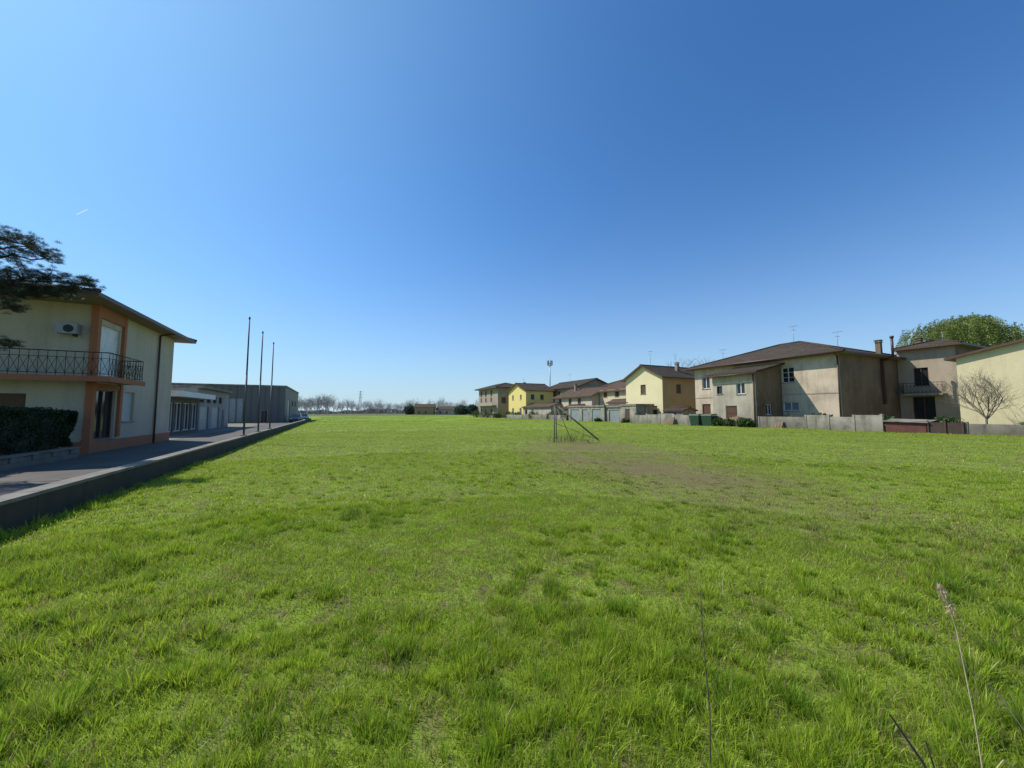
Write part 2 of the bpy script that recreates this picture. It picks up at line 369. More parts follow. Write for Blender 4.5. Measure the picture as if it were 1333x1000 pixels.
def add_ring(r0,r1,dens,w,hs,K,tuft,tf=.3,ty_=(.02,.07),gap=.2):
    global off
    area=math.radians(128)/2*(r1*r1-r0*r0); n=int(area*dens)
    r=np.sqrt(rng.random(n)*(r1*r1-r0*r0)+r0*r0); a=np.radians(-64+128*rng.random(n)); x=r*np.sin(a); y=r*np.cos(a)
    lang=rng.random(n)*2*math.pi; lean=.15+.9*rng.random(n)**1.3
    hm=np.ones(n); tc=np.zeros(n)
    # tussocks
    nt_=int(area*tuft)
    if nt_:
        rc=np.sqrt(rng.random(nt_)*(r1*r1-r0*r0)+r0*r0); ac=np.radians(-64+128*rng.random(nt_)); tx=rc*np.sin(ac); ty=rc*np.cos(ac); ts=ty_[0]+ty_[1]*rng.random(nt_)**1.8
        keep=vn(tx,ty,2.2)>.30; tx=tx[keep];ty=ty[keep];ts=ts[keep]; tcol=rng.random(len(tx))
        k=int(n*tf); ci=rng.choice(len(tx),k,p=ts**1.2/np.sum(ts**1.2)); ga=rng.random(k)*2*math.pi; gr=ts[ci]*np.sqrt(rng.random(k))
        x[:k]=tx[ci]+gr*np.cos(ga); y[:k]=ty[ci]+gr*np.sin(ga); lang[:k]=ga+rng.normal(0,.4,k); lean[:k]=.15+.8*gr/.1*rng.random(k); hm[:k]=1.05+ts[ci]*4.5; tc[:k]=tcol[ci]
    t=tt(x,y); mk=mm(x,y)
    d=dirt(x,y); sp=vn(x,y,.3)*.6+vn(x,y,1.1)*.4
    bare=gap+.09*np.exp(-((x-.1)/1.0)**2-((y-1.9)/.8)**2)
    ok=(t<-.03)&(mk<-.1)&(y>.4)&(rng.random(n)>d*.8)&((sp>bare)|(rng.random(n)<.4))
    x,y,lang,lean,hm,d,t,mk,sp,tc=[q_[ok] for q_ in (x,y,lang,lean,hm,d,t,mk,sp,tc)]; n=len(x)
    leftb=1+.5*(sst(-x,1.2,4)+sst(x,1.2,3)*.4)*sst(vn(x,y,.8),.55,.7)*(y<7)
    h=(.035+.052*rng.random(n)**1.2)*hm*(.85+.2*vn(x,y,1.2))*(.7+.6*vn(x,y,.24))*leftb*(1-.55*np.clip(d,0,1))*hs
    h*=1+2.0*np.exp(-np.abs(t+.15)/.22)*rng.random(n)+.8*np.exp(-np.abs(mk+.5)/.8)
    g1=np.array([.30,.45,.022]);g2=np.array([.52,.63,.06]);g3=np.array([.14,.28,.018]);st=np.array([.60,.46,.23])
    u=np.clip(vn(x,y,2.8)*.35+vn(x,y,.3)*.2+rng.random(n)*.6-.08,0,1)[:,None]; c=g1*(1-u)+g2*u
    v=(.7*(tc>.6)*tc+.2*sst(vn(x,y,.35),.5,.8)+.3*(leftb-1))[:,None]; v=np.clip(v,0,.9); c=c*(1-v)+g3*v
    s=(rng.random(n)<.05+.06*(vn(x,y,.8)>.62)+.75*np.clip(d*1.2,0,1)+.12*(sp<.3))[:,None]
    c=np.where(s,st*(.40+.45*rng.random((n,1))),c); c=c*(.62+.76*rng.random((n,1)))
    wv=w*(.6+.8*rng.random(n))
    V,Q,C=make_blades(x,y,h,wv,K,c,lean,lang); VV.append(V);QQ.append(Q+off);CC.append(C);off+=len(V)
add_ring(.9,3.6,12500,.0044,1.35,3,40,.34,(.02,.075),.22)
add_ring(3.6,8,5600,.0057,1.1,2,20,.26,(.02,.075),.2)
add_ring(8,17,1650,.0095,.88,2,5,.12)
add_ring(17,36,300,.022,.85,1,0)
add_ring(36,80,34,.065,.95,1,0)
add_ring(80,160,4,.2,1.0,1,0)
gr=quadmesh('grass',np.concatenate(VV),np.concatenate(QQ),MT['grass'],np.concatenate(CC)); tag(gr,'fresh green meadow grass in small tufts with straw-coloured blades','grass','stuff')

# ---------------------------------------------------------------- leaf clouds / trees
def leaves(name,P,size,cols,mat,par=None,elong=1.8,dirs=None):
    n=len(P); d=rng.normal(size=(n,3)) if dirs is None else dirs; d/=np.linalg.norm(d,axis=1)[:,None]
    e=np.cross(d,rng.normal(size=(n,3))); e/=np.linalg.norm(e,axis=1)[:,None]
    s=np.asarray(size)[:,None]; d=d*s*elong/2; e=e*s/2
    V=np.stack([P-d,P+e,P+d,P-e],1).reshape(-1,3); Q=np.arange(n*4).reshape(-1,4)
    o=quadmesh(name,V,Q,mat,np.repeat(cols,4,axis=0)); 
    if par: o.parent=par
    return o
def grow(mb,p,d,L,r,lvl,maxl,spread,R,up=.25,ends=None):
    p=Vector(p); d=Vector(d).normalized(); nseg=3 if lvl<2 else 2; q=p
    for i in range(nseg):
        d2=(d+Vector([R.uniform(-.16,.16) for _ in range(3)])+Vector((0,0,up*.15))).normalized(); q2=q+d2*L/nseg
        mb.cyl(q,q2,r*(1-.3*i/nseg),r*(1-.3*(i+1)/nseg),n=6 if lvl<2 else 3,cap=False); 
        if lvl<maxl and i>0-(lvl>0):
            for c in range(2 if lvl<maxl-1 else 3):
                ang=R.uniform(0,6.28); u=d2.orthogonal().normalized(); w=d2.cross(u); side=u*math.cos(ang)+w*math.sin(ang)
                grow(mb,q2,d2*R.uniform(.5,.9)+side*spread*R.uniform(.6,1.2)+Vector((0,0,up)),L*R.uniform(.5,.72),r*.5,lvl+1,maxl,spread,R,up,ends)
        q=q2; d=d2
    if ends is not None: ends.append(q)
def bare_tree(label,loc,h,seed,group=None,maxl=4,spread=.9,mat='barkg',rfac=.018,name='bare_tree',limbs=4,up=.25):
    R=random.Random(seed); e=thing(name,label,'tree',loc,0,group); tr=MB(); cr=MB()
    tr.cyl((0,0,-.3),(0,0,h*.25),h*rfac*1.25,h*rfac,n=8,cap=False); tr.obj('trunk',mat,e)
    for i in range(limbs):
        an=i*6.4/limbs+R.random(); grow(cr,(0,0,h*.25-.02*i),(math.cos(an)*.6,math.sin(an)*.6,1.1),h*.36,h*rfac*.6,1,maxl,spread,R,up)
    cr.obj('crown',mat,e); return e
def bush(label,loc,rx,ry,rz,c=(.05,.09,.02),n=1500,ls=.12,name='bush',group=None,cat='bush'):
    e=thing(name,label,cat,loc,0,group); m=MB(); R=random.Random(int(loc[0]*7))
    for i in range(7):
        a=R.uniform(0,6.28); m.cyl((0,0,-.1),(math.cos(a)*rx*.5,math.sin(a)*ry*.5,rz*1.2),.03,.01,n=4,cap=False)
    m.obj('stem','bark',e)
    d=rng.normal(size=(n,3)); d/=np.linalg.norm(d,axis=1)[:,None]; rad=rng.random(n)**.35
    lump=.7+.6*vn(d[:,0]*3+loc[0],d[:,1]*3+d[:,2]*2,.8)
    P=d*(rad*lump)[:,None]*np.array([rx,ry,rz])+np.array([0,0,rz*.9]); P[:,2]=np.maximum(P[:,2],.03)
    cols=np.array(c)*(.5+rng.random((n,1)))*(1+.3*rng.normal(size=(n,3))*.3)
    leaves('crown',P,ls*(.6+.8*rng.random(n)),np.clip(cols,.005,1),MT['leaf'],e); return e

# ---------------------------------------------------------------- ROAD SIDE
m,nt,b=newmat('asphalt'); pos=nd(nt,'ShaderNodeNewGeometry').outputs['Position']
n1=noise(nt,pos,.5,5);n2=noise(nt,pos,40,3); c=mixc(nt,ramp(nt,n1,.35,.65),(.08,.069,.057),(.13,.113,.095)); c=mixc(nt,ramp(nt,n2,.3,.7),c,mixc(nt,.75,(0,0,0),c))
nt.links.new(c,b.inputs['Base Color']); b.inputs['Roughness'].default_value=.9; bump(nt,b,n2,.4,.01); MT['asphalt']=m
MT['paving']=stucco('paving_concrete',(.22,.195,.16),(.11,.095,.075),.4)
mb=MB(); mb.face([LP(-14,.3,.004),LP(95,.3,.004),LP(95,7,.004),LP(-14,7,.004)]); tag(mb.obj('road','asphalt'),kind='structure')
mb=MB(); mb.face([LP(13,5.1,.008),LP(62,5.1,.008),LP(62,45,.008),LP(13,45,.008)]); tag(mb.obj('pavement','paving'),kind='structure')
# boundary wall between road and meadow
w=thing('boundary_wall','long low dark weathered concrete wall between road and meadow','wall',LP(-14,0),RL)
mb=MB(); L=96.
us=np.arange(0,L,3.0)
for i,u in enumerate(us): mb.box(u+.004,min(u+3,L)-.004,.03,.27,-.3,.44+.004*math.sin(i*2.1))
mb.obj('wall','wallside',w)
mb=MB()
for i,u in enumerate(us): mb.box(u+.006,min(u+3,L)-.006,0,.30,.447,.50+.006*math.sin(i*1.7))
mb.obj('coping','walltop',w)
# flagpoles
for i,(s,zt) in enumerate(((17.0,6.97),(21.3,7.0),(26.2,7.1))):
    f=thing('flagpole','tall slim bare metal flagpole rising from the low wall','flagpole',LP(s,.15,.505),RL,'flagpoles along the road'); zt-=.5
    mb=MB(); mb.cyl((0,0,.05),(0,0,zt*.5),.05,.045,n=12); mb.cyl((0,0,zt*.5),(0,0,zt-.15),.04,.032,n=12); mb.obj('pole','polemetal',f)
    mb=MB(); mb.cyl((0,0,zt-.15),(0,0,zt-.07),.05,.05,n=10); mb.cyl((0,0,zt-.07),(0,0,zt),.04,.01,n=10); mb.obj('cap','darkmetal',f)
    mb=MB(); mb.box(-.13,.13,-.13,.13,0.003,.05); mb.obj('base_plate','grey',f)
# villa
S0,T0=14.5,5.2; Wv=9.
op={'S':[(.3,2.05,3.22,5.6,'dw'),(.3,2.05,.55,2.75,'n'),(2.85,3.95,1.3,2.75,'s')],
    'W':[(Wv-3.2,Wv-1.9,.1,2.5,'sb'),(2,3.4,3.3,5.4,'sb')]}
h,ro,Fs=house('two-storey cream villa with orange trim and a wrap-around balcony',LP(S0,T0),RL,8.8,Wv,6.35,'cream','hip',(1.9,1.2,.8,.8),13,'tile3',openings=op,name='villa')
mb=MB(); F=(0,0,1,0)
mb.box(-.12,.14,-.12,.12,.6,6.35); mb.box(2.2,2.42,-.12,-.002,.6,6.35); mb.box(.14,2.2,-.10,-.002,5.85,6.345); mb.box(.14,2.2,-.08,-.002,2.78,3.0)
mb.obj('trim','orange',h)
mb=MB(); mb.box(-.14,.17,-.14,.14,0,.6); mb.box(.17,8.82,-.05,-.002,-.1,.5); mb.box(-.05,-.002,.14,Wv,-.1,.5); mb.obj('plinth','orange',h)
mb=MB(); mb.box(-1.0,2.2,-.95,-.13,3.05,3.2,0); mb.box(-1.0,-.15,-.13,Wv,3.05,3.2,0); mb.box(-1.03,2.23,-.98,-.951,3.0,3.22,1); mb.box(-1.03,-1.001,-.95,Wv,3.0,3.22,1); bal=mb.obj('balcony',['cream','orange'],h)
mb=MB()
def rail(p,q):
    p=Vector(p);q=Vector(q);L=(q-p).length;d=(q-p)/L
    mb.cyl(p+Vector((0,0,1.0)),q+Vector((0,0,1.0)),.022,n=6); mb.cyl(p+Vector((0,0,.12)),q+Vector((0,0,.12)),.013,n=5); mb.cyl(p+Vector((0,0,.76)),q+Vector((0,0,.76)),.011,n=5)
    n=max(1,round(L/.26)); st=L/n
    for i in range(n+1): mb.cyl(p+d*st*i,p+d*st*i+Vector((0,0,1.0)),.010,n=4)
    for i in range(n):
        a=p+d*st*i;b_=p+d*st*(i+1)
        mb.cyl(a+Vector((0,0,.12)),b_+Vector((0,0,.76)),.0075,n=4); mb.cyl(b_+Vector((0,0,.12)),a+Vector((0,0,.76)),.0075,n=4)
rail((-.93,-.88,3.2),(2.15,-.88,3.2)); rail((-.93,-.88,3.2),(-.93,Wv,3.2)); rail((2.15,-.88,3.2),(2.15,-.1,3.2)); mb.obj('railing','darkmetal',bal)
mb=MB(); mb.box(-.38,-.05,.42,1.07,5.0,5.42); mb.cyl((-.39,.68,5.21),(-.385,.68,5.21),.16,n=16,mat=1); mb.box(-.36,-.1,.5,.55,4.9,5.0,1); mb.obj('air_conditioner',['grey','darkmetal'],h)
mb=MB(); mb.cyl((6.4,-.08,0),(6.4,-.08,6.2),.05,n=8); mb.cyl((6.4,-.08,6.2),(6.4,-.75,6.36),.05,n=8); mb.obj('downpipe','brownmetal',h)
chimney(ro,5.5,3.0,6.6,8.0)
# planter wall + hedge
pw=thing('planter_wall','low pale stone retaining wall under a dark hedge','wall',LP(-8,4.75),RL); mb=MB()
for i in range(21):
    for j in range(2): mb.box(i+.5*j*.9+.01,i+.99,0,.3,j*.18+.0,j*.18+.17)
mb.box(0,21,.05,.28,-.1,.33); mb.obj('wall','concrete2',pw); mb=MB(); mb.box(-.02,21.02,-.03,.33,.36,.41); mb.obj('coping','concrete2',pw)
hd=thing('hedge','dense dark clipped hedge on a low stone wall','hedge',LP(-8,5.1),RL)
n=60000; P=np.stack([8+rng.random(n)*13.3,rng.random(n)*1.1,.4+rng.random(n)*1.45],-1)
face=rng.integers(0,4,n); P[face==0,1]=rng.random((face==0).sum())**2*.2; P[face==1,2]=1.70+rng.random((face==1).sum())**1.5*.2; P[face==2,0]=21.1+rng.random((face==2).sum())*.25
P+= (vn(P[:,0],P[:,2],.35)[:,None]-.5)*np.array([0,.3,.16])+ (vn(P[:,0]+40,P[:,2],.9)[:,None]-.5)*np.array([0,.2,.22])
hc=np.array([.035,.06,.018])*(.35+1.2*rng.random((n,1)))*(.6+.8*vn(P[:,0],P[:,2]*1.4,.5))[:,None]
leaves('foliage',P,.028+.03*rng.random(n),hc,MT['leaf'],hd,1.7)
mb=MB(); mb.box(.1,21.0,.25,.95,.35,1.55); mb.obj('dark_core','twig',hd)  # solid dark box filling the hedge behind its leaves
# showroom
MT['darkwall']=stucco('dark_render',(.16,.15,.14),(.07,.065,.06),.4)
op={'S':[(i*1.9+.3,i*1.9+2.0,.25,2.5,'w') for i in range(4)]}
h,ro,_=house('low flat-roofed showroom with glazed shopfronts under a projecting canopy',LP(28.0,7.0),RL,8.2,10,2.9,'darkwall','flat',(.5,.3,1.1,.3),openings=op,name='showroom',cat='shop')
MT['work']=stucco('grey_panel_wall',(.34,.33,.31),(.16,.145,.13),.4)
op={'S':[(.8,2.2,2.7,3.4,'n'),(3,4.4,2.7,3.4,'n'),(5.2,6.6,2.7,3.4,'n'),(7.4,8.8,2.7,3.4,'n'),(1,3.8,0.05,2.3,'g'),(5,7.8,.05,2.3,'g'),(9,10,.05,2.1,'d')]}
h,ro,_=house('flat-roofed grey workshop with high strip windows',LP(37,7.4),RL,12,12,4.0,'work','flat',(.2,.3,.5,.3),openings=op,name='workshop',cat='workshop')
MT['ware']=corr('grey_cladding',(.15,.135,.125),.9,amt=.3,rust=(.1,.09,.08))
op={'W':[(16,20,0.1,4,'g'),(8,12,.1,4,'g'),(22.5,23.5,.1,2.1,'d')],'S':[(4,8,.1,4,'g'),(12,14,3,4,'n'),(18,20,3,4,'n')]}
h,ro,_=house('long dark grey ribbed warehouse with flat roof',LP(69,3.5),RL,26,26,6.1,'ware','flat',.12,openings=op,name='warehouse',cat='warehouse')
mb=MB()
for i in range(1,26): mb.box(-.10,-.002,i-.05,i+.05,0,6.05)
mb.obj('cladding_ribs','ware',h)['kind']='stuff'

# cars
def car(label,loc,rot,color,group=None):
    e=thing('parked_car',label,'car',loc,rot,group); mp=plain('car_paint',color,.25,.3,.05,2,0)
    mb=MB(); prof=[(-2.05,.35),(-2.08,.75),(-1.95,.92),(-.9,.97),(.95,.95),(1.75,.82),(2.05,.62),(2.05,.32)]
    def loft(pr,w0,w1):
        zs=[p[1] for p in pr]; z0,z1=min(zs),max(zs)
        l=[(x,-(w0+(w1-w0)*(z-z0)/(z1-z0)),z) for x,z in pr]; r=[(x,-y,z) for x,y,z in l]
        mb.face(l[::-1]); mb.face(r)
        for i in range(len(pr)): j=(i+1)%len(pr); mb.face([l[i],l[j],r[j],r[i]],0,False)
    loft(prof,.84,.80); 
    cab=[(-1.9,.93),(-1.35,1.40),(-.9,1.45),(.15,1.43),(1.0,.94)]
    def lf(pr,w0,w1,m2):
        z0,z1=.93,1.45; l=[(x,-(w0+(w1-w0)*(z-z0)/(z1-z0)),z) for x,z in pr]; r=[(x,-y,z) for x,y,z in l]
        m2.face(l[::-1]); m2.face(r)
        for i in range(len(pr)): j=(i+1)%len(pr); m2.face([l[i],l[j],r[j],r[i]])
    lf(cab,.76,.6,mb); mb.obj('body',mp,e)
    for sg in(-1,1):
        y=lambda z:sg*(.772-.16*(z-.93)/.52)
        for seg in ([(-1.6,1.0),(-1.25,1.34),(-.55,1.37),(-.55,1.0)],[(-.47,1.0),(-.47,1.37),(.1,1.36),(.75,1.0)]): 
            m2=MB(); m2.face([(x,y(z),z) for x,z in seg]); m2.obj('window','glass',e)
    m2=MB(); m2.face([(.97,-.66,.985),(.97,.66,.985),(.24,.56,1.39),(.24,-.56,1.39)]); m2.obj('windscreen','glass',e)
    m2=MB(); m2.face([(-1.85,-.66,1.0),(-1.85,.66,1.0),(-1.42,.56,1.36),(-1.42,-.56,1.36)]); m2.obj('window','glass',e)
    for x in(-1.3,1.3):
        for y in(-.8,.8):
            m2=MB(); m2.cyl((x,y-.1,.31),(x,y+.1,.31),.31,n=18); wq=m2.obj('wheel','darkmetal',e)
            m2=MB(); m2.cyl((x,y-.11,.31),(x,y+.11,.31),.18,n=12); m2.obj('rim','grey',wq)
    for y in(-.62,.62):
        m2=MB(); m2.box(1.95,2.07,y-.16,y+.16,.6,.72); m2.obj('headlight','white',e)
        m2=MB(); m2.box(-2.1,-2.0,y-.14,y+.14,.72,.88); m2.obj('tail_light','orange',e)
    m2=MB(); m2.box(2.05,2.1,-.7,.7,.33,.48); m2.obj('bumper','darkmetal',e)
    m2=MB(); m2.box(-2.12,-2.07,-.7,.7,.35,.5); m2.obj('bumper','darkmetal',e)
    return e
car('dark grey car parked by the warehouse yard',LP(70,1.8),RL+math.pi,(.08,.085,.09))
car('silver car parked at the end of the road',LP(84,1.5),RL+math.pi,(.40,.42,.43))

# ---------------------------------------------------------------- black pine over the road
pe=thing('pine_tree','old irregular black pine with separate dark needle clumps','tree',(-18.2,10.6,0),0)
tp=np.array((-18.2,10.6,0)); mb=MB(); R=random.Random(4)
def path(mbx,pts,r0,r1,n=8):
    for i in range(len(pts)-1):
        a=r0+(r1-r0)*i/(len(pts)-1); b_=r0+(r1-r0)*(i+1)/(len(pts)-1); mbx.cyl(pts[i],pts[i+1],a,b_,n=n,cap=False)
path(mb,[(0,0,-.1),(.15,.05,1.8),(-.1,.2,3.6),(.2,.3,5.2),(.1,.4,7.0)],.22,.1); mb.obj('trunk','bark',pe)
# needle clumps: centre, radii
pads=[((-14.5,11.2,6.75),(.48,.5,.20)),((-15.2,11.2,7.0),(.5,.6,.24)),((-13.95,11.2,6.4),(.34,.4,.16)),((-14.8,11.0,6.35),(.38,.4,.17)),
      ((-14.6,11.2,5.8),(.55,.5,.28)),((-13.85,11.2,5.75),(.46,.45,.26)),((-13.15,11.3,5.6),(.40,.4,.22)),((-13.5,11.3,5.3),(.32,.3,.14)),((-12.68,11.3,5.6),(.24,.25,.13)),
      ((-15.3,11.0,5.9),(.5,.5,.28)),((-14.35,10.9,5.25),(.45,.45,.2)),((-15.1,11.1,5.3),(.4,.4,.2)),((-14.0,11.1,5.35),(.3,.3,.16)),((-14.75,11.1,4.85),(.34,.35,.14)),
      ((-14.45,10.9,3.7),(.24,.3,.11)),((-17.3,10.5,6.6),(1.2,1.2,.45)),((-17.6,9.5,5.4),(1.1,1.1,.4)),((-18.6,10.9,7.6),(1.3,1.3,.45))]
mb=MB(); NP=[];ND=[];NC=[]
def wig(p,q,n,amp):
    p=Vector(p);q=Vector(q); out=[p]
    for i in range(1,n): t=i/n; out.append(p.lerp(q,t)+Vector((R.uniform(-amp,amp),R.uniform(-amp,amp),R.uniform(-amp,amp)*.9)))
    return out+[q]
for c,rd in pads:
    cc=np.array(c)-tp; zb=min(6.3,max(3.2,cc[2]-.1)); st=Vector((.1,.3,zb)); en=Vector(cc)-Vector((0,0,.05))
    path(mb,wig(st,en,9,.14),.05,.016,6)
    k=int(330*rd[0]*rd[1]*rd[2]**.3+26)
    if rd[0]>1: k=130
    for i in range(k):
        a=R.uniform(0,6.28); rr=R.random()**.55*(.75+.55*R.random()); z=R.uniform(-1,1)*(1.2-rr*.5)
        tc=cc+np.array([rd[0]*rr*math.cos(a),rd[1]*rr*math.sin(a),rd[2]*z+R.gauss(0,.05)])
        if R.random()<.3: path(mb,wig(en,Vector(tc)-Vector((0,0,.03)),3,.04),.012,.005,3)
        d=rng.normal(size=(60,3)); d[:,2]=np.abs(d[:,2])*.9-.15; d/=np.linalg.norm(d,axis=1)[:,None]
        NP.append(tc+d*.06); ND.append(d); NC.append(np.full((60,1),.35+1.2*R.random()))
mb.obj('branch','bark',pe)['kind']='stuff'
NP=np.concatenate(NP);ND=np.concatenate(ND); n=len(NP)
leaves('crown',NP,np.full(n,.0048),np.array([.032,.054,.024])*np.concatenate(NC)*(.7+.6*rng.random((n,1))),MT['needle'],pe,25,ND)

# ---------------------------------------------------------------- EASTERN ROW
MT['f_wall']=stucco('pinkish_render',(.62,.505,.37),(.17,.13,.09),.68,streak=.9)
MT['f_side']=stucco('shade_and_stain_render',(.22,.15,.09),(.06,.042,.027),.8,streak=.6)  # real stains, with the shade of sunless sides painted in as darker colour
MT['f_annex']=stucco('grey_render',(.46,.40,.31),(.14,.118,.088),.7,streak=.9)
MT['e_wall']=stucco('pale_yellow_render',(.74,.65,.38),(.5,.42,.25),.3)
MT['b_wall']=stucco('bright_yellow_render',(.76,.60,.20),(.6,.47,.18),.2)
MT['beige']=stucco('beige_render',(.43,.35,.25),(.19,.15,.11),.5)
MT['gbrown']=stucco('grey_brown_render',(.36,.30,.235),(.16,.13,.10),.5)
MT['h_wall']=stucco('cream_render',(.66,.57,.34),(.38,.31,.19),.45)
MT['tan']=stucco('ochre_and_shade_render',(.46,.31,.15),(.27,.19,.10),.4)  # ochre paint; also the pale yellow house's east wall with shade painted in
zg=.3
op={'S':[(9.95,11.05,4.3,5.75,'wg'),(9.95,11.3,1.6,2.4,'wc'),(1.0,2.0,4.2,5.6,'w'),(.9,2,1,2.4,'sb')],
    'E':[]}
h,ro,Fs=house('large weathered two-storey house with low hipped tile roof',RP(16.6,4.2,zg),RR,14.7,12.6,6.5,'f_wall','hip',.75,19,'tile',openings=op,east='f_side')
chimney(ro,13.6,9.8,7.2,8.4,'f_side'); chimney(ro,5,9,8,9.3); antenna(ro,9.,4,8.0,3.0); antenna(ro,2.5,1.8,7.0,2.2); antenna(ro,13.2,3.2,7.2,2.2)
mb=MB(); mb.box(14.702,14.95,7.0,7.25,2.2,6.45); mb.cyl((15.6,7.15,6.5),(15.6,7.15,8.3),.10,n=10); mb.cyl((14.85,7.15,6.3),(15.6,7.15,6.5),.10,n=8); mb.cyl((15.6,7.15,8.3),(15.6,7.15,8.5),.15,.15,n=10); mb.obj('flue','brownmetal',h)
mb=MB(); mb.cyl((14.6,-.09,0),(14.6,-.09,6.35),.06,n=8); mb.cyl((14.6,-.09,6.35),(14.6,-.65,6.55),.06,n=8); mb.cyl((15.4,-.80,6.60),(-.7,-.80,6.60),.07,n=8); mb.obj('downpipe','brownmetal',h)
mb=MB(); mb.box(0,14.7,-.03,-.002,3.1,3.2); mb.obj('string_course','f_annex',h)
# annexe (lean-to)
an=thing('annexe','two-storey grey rendered annexe with lean-to tile roof','building',RP(11.2,.2,zg),RR)
mb=MB(); l=4.5; w_=3.99
hs=[(2.6,3.45,3.2,4.3,'w'),(.5,1.1,3.3,4.1,'n'),(1.4,2.6,.4,2.1,'d')]; facade(mb,(0,0,1,0),l,-.5,5.2,hs)
he=[(1.4,2.3,1.2,2.2,'w')]
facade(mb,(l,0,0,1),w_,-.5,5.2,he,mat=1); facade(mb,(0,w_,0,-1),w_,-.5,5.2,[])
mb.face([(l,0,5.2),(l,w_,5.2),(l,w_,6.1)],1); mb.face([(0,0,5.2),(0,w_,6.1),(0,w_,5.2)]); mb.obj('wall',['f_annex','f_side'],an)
for o in hs: opening(an,(0,0,1,0),o)
for o in he: opening(an,(l,0,0,1),o)
mb=MB(); t_=.9/w_; q0=[(-.4,-.5,5.2-.5*t_+.003),(l+.4,-.5,5.2-.5*t_+.003),(l+.4,w_,6.103),(-.4,w_,6.103)]; mb.hexa(q0+[(a,b_,c+.16) for a,b_,c in q0],0); mb.obj('roof','tile3',an)
mb=MB(); mb.cyl((l-.15,-.08,0),(l-.15,-.08,5.0),.05,n=8); mb.cyl((-.4,-.56,5.06),(l+.4,-.56,5.06),.06,n=8); mb.obj('downpipe','brownmetal',an)
# house behind with balcony
op={'S':[(1.1,2.1,3.9,5.6,'n'),(.9,2.4,.6,2.9,'n')],'E':[(2,3,4,5.4,'sb')]}
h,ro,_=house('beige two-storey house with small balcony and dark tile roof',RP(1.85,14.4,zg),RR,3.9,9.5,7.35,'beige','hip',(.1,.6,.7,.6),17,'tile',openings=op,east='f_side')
mb=MB(); mb.box(.3,3.2,-.9,-.003,3.0,3.15); bl=mb.obj('balcony','concrete2',h); mb=MB(); rail((.35,-.85,3.15),(3.15,-.85,3.15)); rail((.35,-.85,3.15),(.35,-.05,3.15)); rail((3.15,-.85,3.15),(3.15,-.05,3.15)); mb.obj('railing','darkmetal',bl)
antenna(ro,2,4,7.8,1.8); chimney(ro,.8,2.5,7.4,8.5,'f_side')
# cream gable house with bare tree in front
op={'S':[(4.6,5.6,3.2,4.5,'sb'),(8,9,3.2,4.5,'sb')]}
h,ro,_=house('cream rendered gabled house with brown roof edge',RP(-5,4,zg),RR,12,9,5.2,'h_wall','gable',(.5,.5,.3,.4),13,'tile',axis='y',openings=op)
# pale yellow gable house
op={'S':[(3.0,4.0,4.0,5.3,'sb'),(1.2,2.1,1,2.3,'sb'),(5,6,1.,2.3,'sb')],'E':[(2.5,3.4,4,5.2,'sb')]}
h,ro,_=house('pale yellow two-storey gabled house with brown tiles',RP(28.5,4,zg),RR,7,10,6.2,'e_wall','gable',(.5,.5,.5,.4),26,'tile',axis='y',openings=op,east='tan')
antenna(ro,3.5,1.5,8,2.6); chimney(ro,5,5,7,8.3)
# middle houses
op={'S':[(1,2,4,5.2,'sb'),(4,5,4,5.2,'sb')],'E':[(2,3,3.8,5,'w')]}
h,ro,_=house('small cream house with brown tiled roof',RP(38,6.5,zg),RR,9.2,8,5.0,'h_wall','gable',.5,22,'tile2',axis='x',openings=op); chimney(ro,5,3,5.6,7.2)
op={'S':[(1.5,2.5,2.8,4,'sb'),(5,6,2.8,4,'sb'),(8,9,2.8,4,'sb')],'E':[(2,3,2.8,4,'w')]}
h,ro,_=house('pale two-storey house with terracotta gable roof',RP(50.5,5,zg),RR,12.3,8,4.3,'f_wall','gable',.5,22,'tile2',axis='x',openings=op); chimney(ro,3,3,5.3,6.8)
op={'S':[(2,3,5,6.2,'sb'),(6,7,5,6.2,'sb')],'E':[(2,3,5,6.2,'sb')]}
h,ro,_=house('taller beige house with dark brown roof',RP(65,11,zg),RR,14,9,6.9,'beige','gable',.7,20,'tile3',axis='x',openings=op); antenna(ro,5,4,8.6); 
h,ro,_=house('low brown-roofed outbuilding with plastered walls',RP(33,4.3,zg),RR,4.6,2.1,2.9,'e_wall','gable',.3,20,'tile2',axis='x',openings={'S':[(1,1.8,1,2,'n')]},name='outbuilding',cat='outbuilding')
h,ro,_=house('low garden shed with rusty brown tiled roof',RP(42,1.6,zg),RR,4,3,2.1,'concrete2','gable',.3,18,'tile3',axis='x',openings={'S':[(1.4,2.3,0,1.9,'d')]},name='shed',cat='shed')
h,ro,_=house('long low outbuilding with terracotta roof',RP(60,2.6,zg),RR,12,3.6,2.5,'f_annex','gable',.3,20,'tile2',axis='x',openings={'S':[(1,2,1,2,'n'),(4,4.9,0,2,'d')]},name='outbuilding',cat='outbuilding')
h,ro,_=house('brown-roofed house behind the row',RP(48,15,zg),RR,12,8,6.6,'beige','hip',.6,20,'tile',openings={'S':[(2,3,4.6,5.8,'sb'),(6,7,4.6,5.8,'sb')]})
op={'S':[(2,2.9,4.3,5.4,'w'),(6.2,7.1,4.3,5.4,'w'),(2,3,1,2.4,'w'),(6,7,1,2.4,'w')],'E':[(1.2,2.1,4.3,5.4,'sg'),(3.6,4.5,4.3,5.4,'sg'),(1.2,2.1,1.2,2.4,'sg')]}
h,ro,_=house('bright yellow two-storey house with brown gable roof',RP(68.6,3,zg),RR,9.2,7,6.3,'b_wall','gable',.5,20,'tile',axis='y',openings=op)
chimney(ro,2.5,3,6.8,8.4); antenna(ro,4,2,7.6,2)
